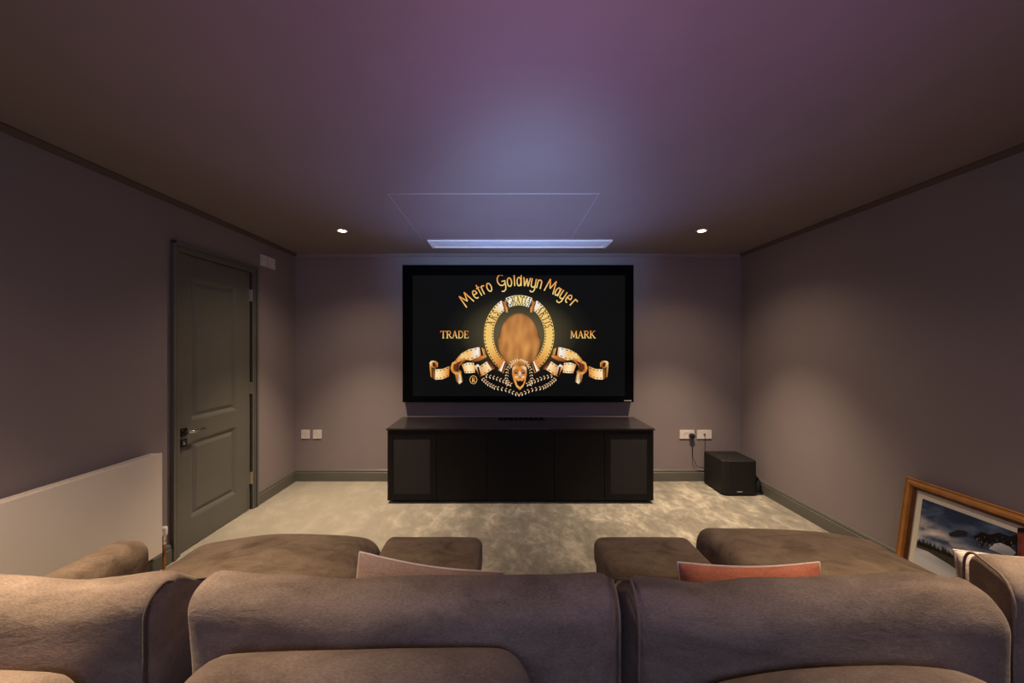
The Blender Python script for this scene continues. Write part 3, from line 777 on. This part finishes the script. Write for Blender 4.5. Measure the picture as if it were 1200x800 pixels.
for a0, a1 in ((-22, 22), (32, 148), (-148, -32)):
  for s in (0.10, 0.90):
    b = B()
    n = int(round((a1-a0)/5.2))
    for i in range(n):
            p = a0+(a1-a0)*(i+0.25)/n; q = a0+(a1-a0)*(i+0.75)/n
            cpoly(b, [S(*ring_pt(p, s-0.055), .0026), S(*ring_pt(q, s-0.055), .0026), S(*ring_pt(q, s+0.055), .0026), S(*ring_pt(p, s+0.055), .0026)], DK)
    obj('film_perforations', b, ink, disp)
# small dark ribbon knots beside the top segment
for sgn in (1, -1):
    b = B()
    def K(x, y, o=.003): return S(608.2-sgn*(608.2-x), y, o)
    cpoly(b, [K(588, 354), K(591, 353), K(595, 361), K(595, 366), K(592, 366)], [BR, OR, OR, GO, BR])
    cpoly(b, [K(591.5, 352), K(593, 351), K(594, 357), K(593, 359)], [OR, GO, BR, BR])
    obj('ribbon_knot', b, ink, disp)

# plain warm tawny stand-in filling the middle of the ring
b = B(); n = 48; lay = b.loops.layers.float_color.new('Col')
def mound(a, s):
    ra = math.radians(a); rx = 24 if abs(a) < 90 else 26; ry = 32 if abs(a) < 90 else 34
    return 608.2+rx*s*math.sin(ra), 398-ry*s*math.cos(ra)
grid = []
for j in range(13):
    s = j/12; row = []
    for i in range(n):
        a = -180+360*i/n; x, y = mound(a, s); nn = noise.noise(Vector((x*0.16, y*0.07, 1)))*0.5+0.5
        c = lerp(s2l(226, 158, 84), s2l(132, 72, 28), min(1, max(0, nn*0.9+s*0.35-0.15)))
        if s > 0.9: c = lerp(c, s2l(60, 50, 34), (s-0.9)*10)
        row.append((b.verts.new(S(x, y, 0.0015)), c))
    grid.append(row)
for j in range(12):
    for i in range(n):
        k = (i+1) % n
        q = [grid[j][i], grid[j][k], grid[j+1][k], grid[j+1][i]]
        if j == 0: q = [grid[1][i], grid[1][k], grid[0][i]]
        f = b.faces.new([v for v, _ in q])
        for l, (_, c) in zip(f.loops, q): l[lay] = (*c, 1)
obj('amber_centre', b, ink, disp)

# film ribbons, both sides mirrored about the emblem's axis
def R10(x, y, sgn, o): 
    px, py = 490+x/10, 390+y/10
    if sgn < 0: px = 2*608.2-px
    return S(px, py, o)
def strip(bm, sgn, top, bot, cols, o, perf=True, bmp=None):
    for i in range(len(top)-1):
        cpoly(bm, [R10(*top[i], sgn, o), R10(*top[i+1], sgn, o), R10(*bot[i+1], sgn, o), R10(*bot[i], sgn, o)], [cols[i], cols[i+1], cols[i+1], cols[i]])
        if perf:
            for t0, t1 in ((0.12, 0.36), (0.62, 0.86)):
                for (A0, A1, B0, B1, e0, e1) in ((top[i], top[i+1], bot[i], bot[i+1], 0.09, 0.17), (bot[i], bot[i+1], top[i], top[i+1], 0.09, 0.17)):
                    def mixp(t, e):
                        ax = A0[0]+(A1[0]-A0[0])*t; ay = A0[1]+(A1[1]-A0[1])*t
                        bx = B0[0]+(B1[0]-B0[0])*t; by = B0[1]+(B1[1]-B0[1])*t
                        return (ax+(bx-ax)*e, ay+(by-ay)*e)
                    cpoly(bm, [R10(*mixp(t0, e0), sgn, o+0.0006), R10(*mixp(t1, e0), sgn, o+0.0006), R10(*mixp(t1, e1), sgn, o+0.0006), R10(*mixp(t0, e1), sgn, o+0.0006)], DK)
for sgn in (1, -1):
    b = B()
    def poly(pts, col, o=.003): cpoly(b, [R10(x, y, sgn, o) for x, y in pts], col)
    # outer curl
    poly([(133, 350), (150, 330), (180, 324), (212, 330), (232, 352), (232, 398), (214, 404), (205, 425), (160, 405), (138, 390)], [GO, CREAM, GO, OR, GO, OR, BR, BR, OR, GO], .0028)
    poly([(165, 345), (195, 345), (210, 365), (205, 395), (175, 395)], [DK, BR, OR, DK, DK], .0032)
    poly([(135, 390), (165, 402), (170, 525), (148, 515)], [GO, DK, DK, OR], .0034)
    poly([(165, 402), (205, 425), (205, 545), (170, 530)], [DK, BR, OR, DK], .0034)
    strip(b, sgn, [(203, 426), (285, 422), (368, 388)], [(203, 546), (285, 542), (362, 508)], [CREAM, s2l(250, 200, 120), OR], .0036)
    # brown under-loop
    poly([(445, 318), (398, 350), (380, 410), (392, 452), (430, 484), (500, 478), (512, 450), (482, 425), (490, 385), (520, 350), (610, 300), (560, 285)], [BR, GO, GO, OR, GO, GO, BR, DK, BR, BR, BR, OR], .0030)
    poly([(415, 370), (470, 345), (520, 320), (480, 370), (465, 420), (480, 455), (440, 455), (412, 420)], [BR, BR, DK, DK, DK, BR, BR, BR], .0033)
    # inner loop shade
    poly([(612, 322), (715, 272), (800, 262), (800, 285), (720, 330), (640, 340)], [BR, OR, GO, OR, BR, BR], .0034)
    # top band
    strip(b, sgn, [(446, 306), (510, 238), (595, 192), (700, 168)], [(442, 362), (520, 300), (612, 322), (716, 272)], [OR, s2l(240, 200, 130), s2l(244, 190, 110), WH], .0038)
    poly([(700, 168), (722, 168), (738, 262), (716, 272)], [WH, GO, OR, GO], .004)
    poly([(722, 168), (742, 172), (765, 258), (738, 264)], DK, .004)
    poly([(742, 172), (778, 190), (800, 262), (765, 260)], [GO, OR, BR, GO], .004)
    # hanging tail
    poly([(434, 482), (502, 470), (526, 572), (484, 600), (446, 560)], [OR, GO, BR, GO, BR], .0041)
    poly([(455, 490), (490, 484), (512, 575), (484, 592)], [DK, CREAM, CREAM, WH], .0043)
    # middle piece
    strip(b, sgn, [(512, 370), (580, 346), (655, 350)], [(548, 470), (605, 470), (668, 464)], [GO, CREAM, s2l(244, 196, 120)], .0036)
    poly([(648, 395), (700, 365), (735, 395), (765, 498), (720, 512), (690, 445)], [GO, WH, BR, OR, BR, OR], .0037)
    poly([(690, 400), (712, 395), (738, 500), (716, 505)], DK, .0039)
    # square film frame next to the ring
    strip(b, sgn, [(726, 388), (804, 334)], [(766, 496), (862, 430)], [GO, CREAM], .0042)
    poly([(804, 334), (842, 308), (902, 418), (862, 430)], [BR, DK, BR, OR], .0041)
    # ring tails
    poly([(940, 435), (1000, 305), (1045, 330), (1000, 472)], [GO, OR, BR, OR], .0044)
    poly([(958, 440), (1005, 330), (1018, 336), (975, 452)], WH, .0046)
    poly([(980, 455), (1018, 340), (1028, 344), (992, 462)], DK, .0046)
    obj('film_ribbon', b, ink, disp)
    # laurel branches
    b = B()
    def branch(pts, n, size):
        L0 = len(pts)-1
        for i in range(n):
            t = i/(n-1)*L0; k = min(int(t), L0-1); u = t-k
            x = pts[k][0]+(pts[k+1][0]-pts[k][0])*u; y = pts[k][1]+(pts[k+1][1]-pts[k][1])*u
            dx, dy = pts[k+1][0]-pts[k][0], pts[k+1][1]-pts[k][1]; l = math.hypot(dx, dy); dx /= l; dy /= l
            for sd, c in ((1, OR), (-1, CREAM)):
                nx, ny = -dy*sd, dx*sd
                tip = (x-dx*size*0.9+nx*size, y-dy*size*0.9+ny*size)
                m1 = (x-dx*size*0.35+nx*size*0.70, y-dy*size*0.35+ny*size*0.70)
                m2 = (x-dx*size*0.75+nx*size*0.35, y-dy*size*0.75+ny*size*0.35)
                cpoly(b, [R10(x, y, sgn, .0048), R10(*m1, sgn, .0048), R10(*tip, sgn, .0048), R10(*m2, sgn, .0048)], [c, GO, CREAM, c])
    branch([(1075, 598), (1000, 565), (900, 525), (790, 500)], 9, 25)
    branch([(1175, 725), (1050, 670), (900, 640), (820, 595), (750, 532)], 14, 25)
    branch([(1050, 600), (1035, 520), (1050, 420), (1100, 345), (1175, 315)], 13, 21)
    obj('laurel_branch', b, ink, disp)
# comedy mask
def M4(x, y, o=.0052): return S(460+x/4, 300+y/4, o)
b = B()
out = [(563, 522), (578, 513), (596, 518), (614, 512), (627, 522), (629, 552), (624, 585), (612, 612), (597, 628), (580, 612), (568, 585), (560, 552)]
cpoly(b, [M4(*p) for p in out], [CREAM, GO, OR, GO, CREAM, OR, OR, GO, OR, GO, OR, OR])
cpoly(b, [M4(x, y, .0056) for x, y in [(579, 578), (590, 586), (598, 582), (606, 586), (619, 576), (612, 600), (597, 614), (584, 602)]], DK)
for s in (-1, 1):
    cpoly(b, [M4(596+s*x, y, .0056) for x, y in [(8, 549), (16, 541), (27, 545), (22, 551), (12, 553)]], s2l(70, 60, 66))
    cpoly(b, [M4(596+s*x, y, .0055) for x, y in [(5, 540), (14, 531), (28, 538), (28, 541), (14, 535), (7, 543)]], BR)
    cpoly(b, [M4(596+s*x, y, .0055) for x, y in [(6, 566), (18, 562), (27, 568), (16, 574)]], [CREAM, WH, GO, OR])
cpoly(b, [M4(x, y, .0056) for x, y in [(593, 540), (599, 540), (606, 568), (597, 572), (588, 568)]], [GO, WH, OR, BR, OR])
obj('comedy_mask', b, ink, disp)
b = B()
for i in range(13):
    a = math.radians(-80+160*i/12); cx, cy = 596+40*math.sin(a), 528-38*math.cos(a)
    cpoly(b, [M4(cx-2.5, cy+2.5), M4(cx+2.5, cy+2.5), M4(cx+3+2*math.sin(a), cy-5), M4(cx-2+2*math.sin(a), cy-5)], [OR, GO, CREAM, CREAM])
obj('laurel_crown', b, ink, disp)

# --- lettering, drawn with strokes.  Letter box: width w, x-height .62, caps 1
def arc(cx, cy, rx, ry, a0, a1, n=10):
    return [(cx+rx*math.cos(math.radians(a0+(a1-a0)*i/n)), cy+ry*math.sin(math.radians(a0+(a1-a0)*i/n))) for i in range(n+1)]
def oval(cx, cy, rx, ry): return arc(cx, cy, rx, ry, 0, 360, 18)
# flowing display face
DF = {
 'M': (0.80, [[(0.02, -0.05), (0.12, 1.0)], [(0.12, 1.0), (0.39, 0.28)], [(0.39, 0.28), (0.64, 1.0)], [(0.64, 1.0), (0.78, -0.05)]]),
 'e': (0.42, [[(0.04, 0.36), (0.38, 0.36)]+arc(0.21, 0.34, 0.17, 0.33, 10, 300, 16)]),
 't': (0.28, [[(0.14, 0.95), (0.14, 0.0)], [(0.0, 0.66), (0.28, 0.70)]]),
 'r': (0.34, [[(0.06, 0.68), (0.06, 0.0)], [(0.06, 0.45)]+arc(0.20, 0.50, 0.13, 0.16, 150, 30, 8)]),
 'o': (0.42, [oval(0.21, 0.34, 0.175, 0.33)]),
 'G': (0.72, [arc(0.34, 0.60, 0.32, 0.42, 52, 318, 20), [(0.34, 0.50), (0.66, 0.50)], [(0.60, 0.50), (0.60, 0.05), (0.54, -0.18), (0.38, -0.30), (0.20, -0.26)]]),
 'l': (0.18, [[(0.09, 1.05), (0.09, 0.0)]]),
 'd': (0.42, [oval(0.19, 0.34, 0.155, 0.33), [(0.37, 1.05), (0.37, 0.0)]]),
 'w': (0.60, [[(0.03, 0.68), (0.15, 0.0)], [(0.15, 0.0), (0.30, 0.60)], [(0.30, 0.60), (0.43, 0.0)], [(0.43, 0.0), (0.57, 0.68)]]),
 'y': (0.42, [[(0.04, 0.68), (0.05, 0.15)]+arc(0.20, 0.16, 0.15, 0.16, 180, 340, 8), [(0.38, 0.68), (0.38, -0.15), (0.30, -0.34), (0.12, -0.38), (0.02, -0.28)]]),
 'n': (0.40, [[(0.05, 0.68), (0.05, 0.0)], [(0.05, 0.45)]+arc(0.20, 0.48, 0.15, 0.19, 170, 10, 8)+[(0.35, 0.0)]]),
 'a': (0.40, [oval(0.18, 0.33, 0.145, 0.32), [(0.35, 0.68), (0.35, 0.0)]]),
}
# roman face with serifs: (width, [(polyline, weight)])
def serif(x, y, w=0.16): return ([(x-w, y), (x+w, y)], 0.45)
SF = {
 'T': (0.80, [([(0.40, 0), (0.40, 1)], 1.2), ([(0.04, 0.97), (0.76, 0.97)], 0.55), ([(0.05, 0.97), (0.03, 0.78)], 0.5), ([(0.75, 0.97), (0.77, 0.78)], 0.5), serif(0.40, 0.02)]),
 'R': (0.80, [([(0.18, 0), (0.18, 1)], 1.2), ([(0.18, 0.97), (0.42, 0.97)]+arc(0.42, 0.75, 0.20, 0.22, 90, -90, 8)+[(0.18, 0.53)], 0.8), ([(0.36, 0.52), (0.72, 0.0)], 1.1), serif(0.18, 0.02), serif(0.14, 0.98, 0.12), serif(0.72, 0.02, 0.10)]),
 'A': (0.84, [([(0.14, 0), (0.42, 1)], 0.6), ([(0.42, 1), (0.70, 0)], 1.25), ([(0.22, 0.34), (0.62, 0.34)], 0.5), serif(0.13, 0.02, 0.12), serif(0.71, 0.02, 0.13)]),
 'D': (0.84, [([(0.18, 0), (0.18, 1)], 1.2), ([(0.10, 0.97), (0.36, 0.97)]+arc(0.36, 0.5, 0.36, 0.47, 90, -90, 14)+[(0.10, 0.03)], 0.85)]),
 'E': (0.70, [([(0.18, 0), (0.18, 1)], 1.2), ([(0.06, 0.97), (0.62, 0.97), (0.63, 0.80)], 0.55), ([(0.18, 0.52), (0.50, 0.52)], 0.55), ([(0.06, 0.03), (0.63, 0.03), (0.66, 0.22)], 0.55)]),
 'M': (1.02, [([(0.16, 0), (0.20, 1)], 0.7), ([(0.20, 1), (0.51, 0.12)], 1.2), ([(0.51, 0.12), (0.82, 1)], 0.6), ([(0.82, 1), (0.87, 0)], 1.2), serif(0.16, 0.02, 0.12), serif(0.87, 0.02, 0.13), serif(0.15, 0.98, 0.08), serif(0.87, 0.98, 0.08)]),
 'K': (0.82, [([(0.18, 0), (0.18, 1)], 1.2), ([(0.66, 1), (0.20, 0.46)], 0.6), ([(0.32, 0.60), (0.72, 0)], 1.2), serif(0.18, 0.02), serif(0.18, 0.98, 0.14), serif(0.66, 0.98, 0.12), serif(0.74, 0.02, 0.12)]),
 'S': (0.62, [(arc(0.32, 0.75, 0.21, 0.22, 30, 270, 12)+arc(0.32, 0.26, 0.23, 0.26, 90, -150, 12)[1:], 1.0)]),
 'G': (0.84, [(arc(0.44, 0.5, 0.36, 0.49, 50, 320, 18), 1.0), ([(0.72, 0.42), (0.72, 0.08)], 1.1), serif(0.72, 0.43, 0.12)]),
 'I': (0.40, [([(0.20, 0), (0.20, 1)], 1.2), serif(0.20, 0.02), serif(0.20, 0.98)]),
}
def stroke(bm, poly, w, place, c_of):
    lay = bm.loops.layers.float_color.get('Col') or bm.loops.layers.float_color.new('Col')
    n = len(poly); L_, R_ = [], []
    for i, (x, y) in enumerate(poly):
        a = poly[max(0, i-1)]; c = poly[min(n-1, i+1)]
        dx, dy = c[0]-a[0], c[1]-a[1]; l = math.hypot(dx, dy) or 1
        nx, ny = -dy/l*w/2, dx/l*w/2
        L_.append((x+nx, y+ny)); R_.append((x-nx, y-ny))
    for i in range(n-1):
        q = [L_[i], L_[i+1], R_[i+1], R_[i]]
        f = bm.faces.new([bm.verts.new(place(*p)) for p in q])
        for l, p in zip(f.loops, q): l[lay] = (*c_of(p[1]), 1)
def letter(bm, strokes, cx, cy, h, ang, width, w, o, c_of, hx=None):
    """cx,cy = baseline centre in photo px, ang = clockwise tilt in radians"""
    hx = hx or h
    def place(u, v):
        x = (u-width/2)*hx; y = v*h
        return S(cx+x*math.cos(ang)+y*math.sin(ang), cy+x*math.sin(ang)-y*math.cos(ang), o)
    for st in strokes:
        if isinstance(st, tuple): stroke(bm, st[0], w*st[1], place, c_of)
        else: stroke(bm, st, w, place, c_of)
def gcol(v): return lerp(s2l(246, 214, 124), s2l(232, 132, 52), max(0, min(1, v)))
b = B()
RR = 89.0
for ci, (ch, x) in enumerate(zip('MetroGoldwynMayer', (547.5, 557.2, 562.3, 567.0, 573.3, 588.5, 597.0, 602.9, 608.4, 617.3, 625.2, 632.0, 644.9, 653.6, 659.8, 666.3, 672.2))):
    if ci in (5, 12): obj('arched_word', b, ink, disp); b = B()
    sgn_x = x+0.0
    th = math.asin(max(-1, min(1, (sgn_x-608.2)/(RR+5)))); bx = 608.2+RR*math.sin(th); by = 424-RR*math.cos(th)
    w, st = DF[ch]; hgt = 15.0
    letter(b, st, bx, by, hgt, th, w, 0.092, .005, gcol, hx=14.5)
obj('arched_word', b, ink, disp)
b = B()
def word(txt, x0, x1, base, h):
    tot = sum(SF[c][0] for c in txt)*0.92; k = (x1-x0)/(tot)
    x = x0
    for c in txt:
        w = SF[c][0]; letter(b, SF[c][1], x+w*k*0.46, base, h, 0, w, 0.115, .005, gcol, hx=k*0.96); x += w*k*0.92
word('TRADE', 516.2, 549.3, 396.2, 8.6); obj('side_word', b, ink, disp); b = B()
word('MARK', 668.0, 697.6, 396.2, 8.6); obj('side_word', b, ink, disp)
b = B()
kcol = lambda v: s2l(30, 22, 12)
def ringword(txt, a0, a1):
    n = len(txt)
    ws = [SF[c][0] for c in txt]; tot = sum(ws); acc = 0
    for c, w in zip(txt, ws):
        a = a0+(a1-a0)*(acc+w/2)/tot; acc += w
        cx, cy = ring_pt(a, 0.19); ra = math.atan2(11.2*0+ (ring_pt(a+2, 0.5)[1]-ring_pt(a-2, 0.5)[1]), ring_pt(a+2, 0.5)[0]-ring_pt(a-2, 0.5)[0])
        letter(b, SF[c][1], cx, cy, 7.4, ra, w, 0.135, .0034, kcol, hx=5.9)
for wd, q0, q1 in (('ARS', -75, -46), ('GRATIA', -22, 22), ('ARTIS', 38, 78)):
    b = B(); ringword(wd, q0, q1); obj('ring_word', b, ink, disp)
b = B()
RC = (554.8, 444.8)
stroke(b, oval(0, 0, 4.1, 4.7), 0.75, lambda u, v: S(RC[0]+u, RC[1]-v, .005), lambda v: s2l(222, 170, 92))
letter(b, SF['R'][1], RC[0]+0.2, RC[1]+2.7, 5.2, 0, 0.8, 0.15, .005, gcol)
obj('registered_mark', b, ink, disp)

# ------------------------------------------------------------------ lights
def spot(name, loc, target, energy, col, size, blend=1.0, soft=0.15):
    L = bpy.data.lights.new(name, 'SPOT'); L.energy = energy*0.85; L.color = col; L.spot_size = math.radians(size); L.spot_blend = blend; L.shadow_soft_size = soft
    o = bpy.data.objects.new(name, L); C.objects.link(o); o.location = loc
    o.rotation_euler = (Vector(target)-Vector(loc)).to_track_quat('-Z', 'Y').to_euler()
    return o
spot('blue_ceiling_fill', (0.15, -0.35, 1.15), (0.10, 3.0, 2.62), 95, (0.42, 0.38, 1.0), 46)  # added spot without a fixture, blue-violet glow on the ceiling centre
spot('wall_top_fill', (0.15, 0.2, 1.55), (0.15, 4.0, 2.30), 380, (0.30, 0.56, 0.85), 46)  # added spot in mid-air, tints the top of the back wall blue
spot('far_ceiling_fill', (0.15, 3.62, 0.70), (0.15, 2.75, 2.347), 90, (0.34, 0.44, 1.0), 92, soft=0.02)  # added spot over the cabinet, no fixture there; lifts the far ceiling
spot('magenta_ceiling_fill', (0.20, 0.0, 0.95), (0.2, 1.7, 2.50), 52, (0.85, 0.36, 0.80), 96)  # added unseen spot for the wide magenta tint on the ceiling
spot('violet_ceiling_fill', (0.30, -0.10, 1.0), (0.35, 1.25, 2.35), 16, (0.50, 0.36, 1.0), 72)  # added unseen spot, narrower violet tint over the near ceiling
spot('red_ceiling_fill', (0.10, -0.2, 1.2), (0.12, 0.90, 2.35), 15, (1.0, 0.25, 0.12), 40)  # added unseen spot, reddens the nearest part of the ceiling
def area(name, loc, target, energy, col, sx, sy):
    L = bpy.data.lights.new(name, 'AREA'); L.shape = 'RECTANGLE'; L.size = sx; L.size_y = sy; L.energy = energy*0.85; L.color = col
    o = bpy.data.objects.new(name, L); C.objects.link(o); o.location = loc
    o.rotation_euler = (Vector(target)-Vector(loc)).to_track_quat('-Z', 'Y').to_euler()
area('cool_fill', (0.2, -1.2, 1.9), (0.2, 1.0, 0.8), 20, (0.5, 0.55, 1.0), 1.6, 0.6)

w = bpy.data.worlds.new('room_ambient'); bpy.context.scene.world = w; w.use_nodes = True
w.node_tree.nodes['Background'].inputs['Color'].default_value = (0.05, 0.045, 0.05, 1); w.node_tree.nodes['Background'].inputs['Strength'].default_value = 0.3

# ------------------------------------------------------------------ camera
cd_ = bpy.data.cameras.new('camera'); cam = bpy.data.objects.new('camera', cd_); C.objects.link(cam)
cam.location = (0, 0, EYE); cam.rotation_euler = (PI/2, 0, 0)
cd_.sensor_width = 36; cd_.lens = F/1200*36; cd_.shift_x = (600-VX)/1200; cd_.shift_y = (VY-400)/1200; cd_.clip_start = 0.02
bpy.context.scene.camera = cam
sc = bpy.context.scene
sc.view_settings.view_transform = 'Standard'; sc.view_settings.look = 'None'; sc.view_settings.exposure = 0.0
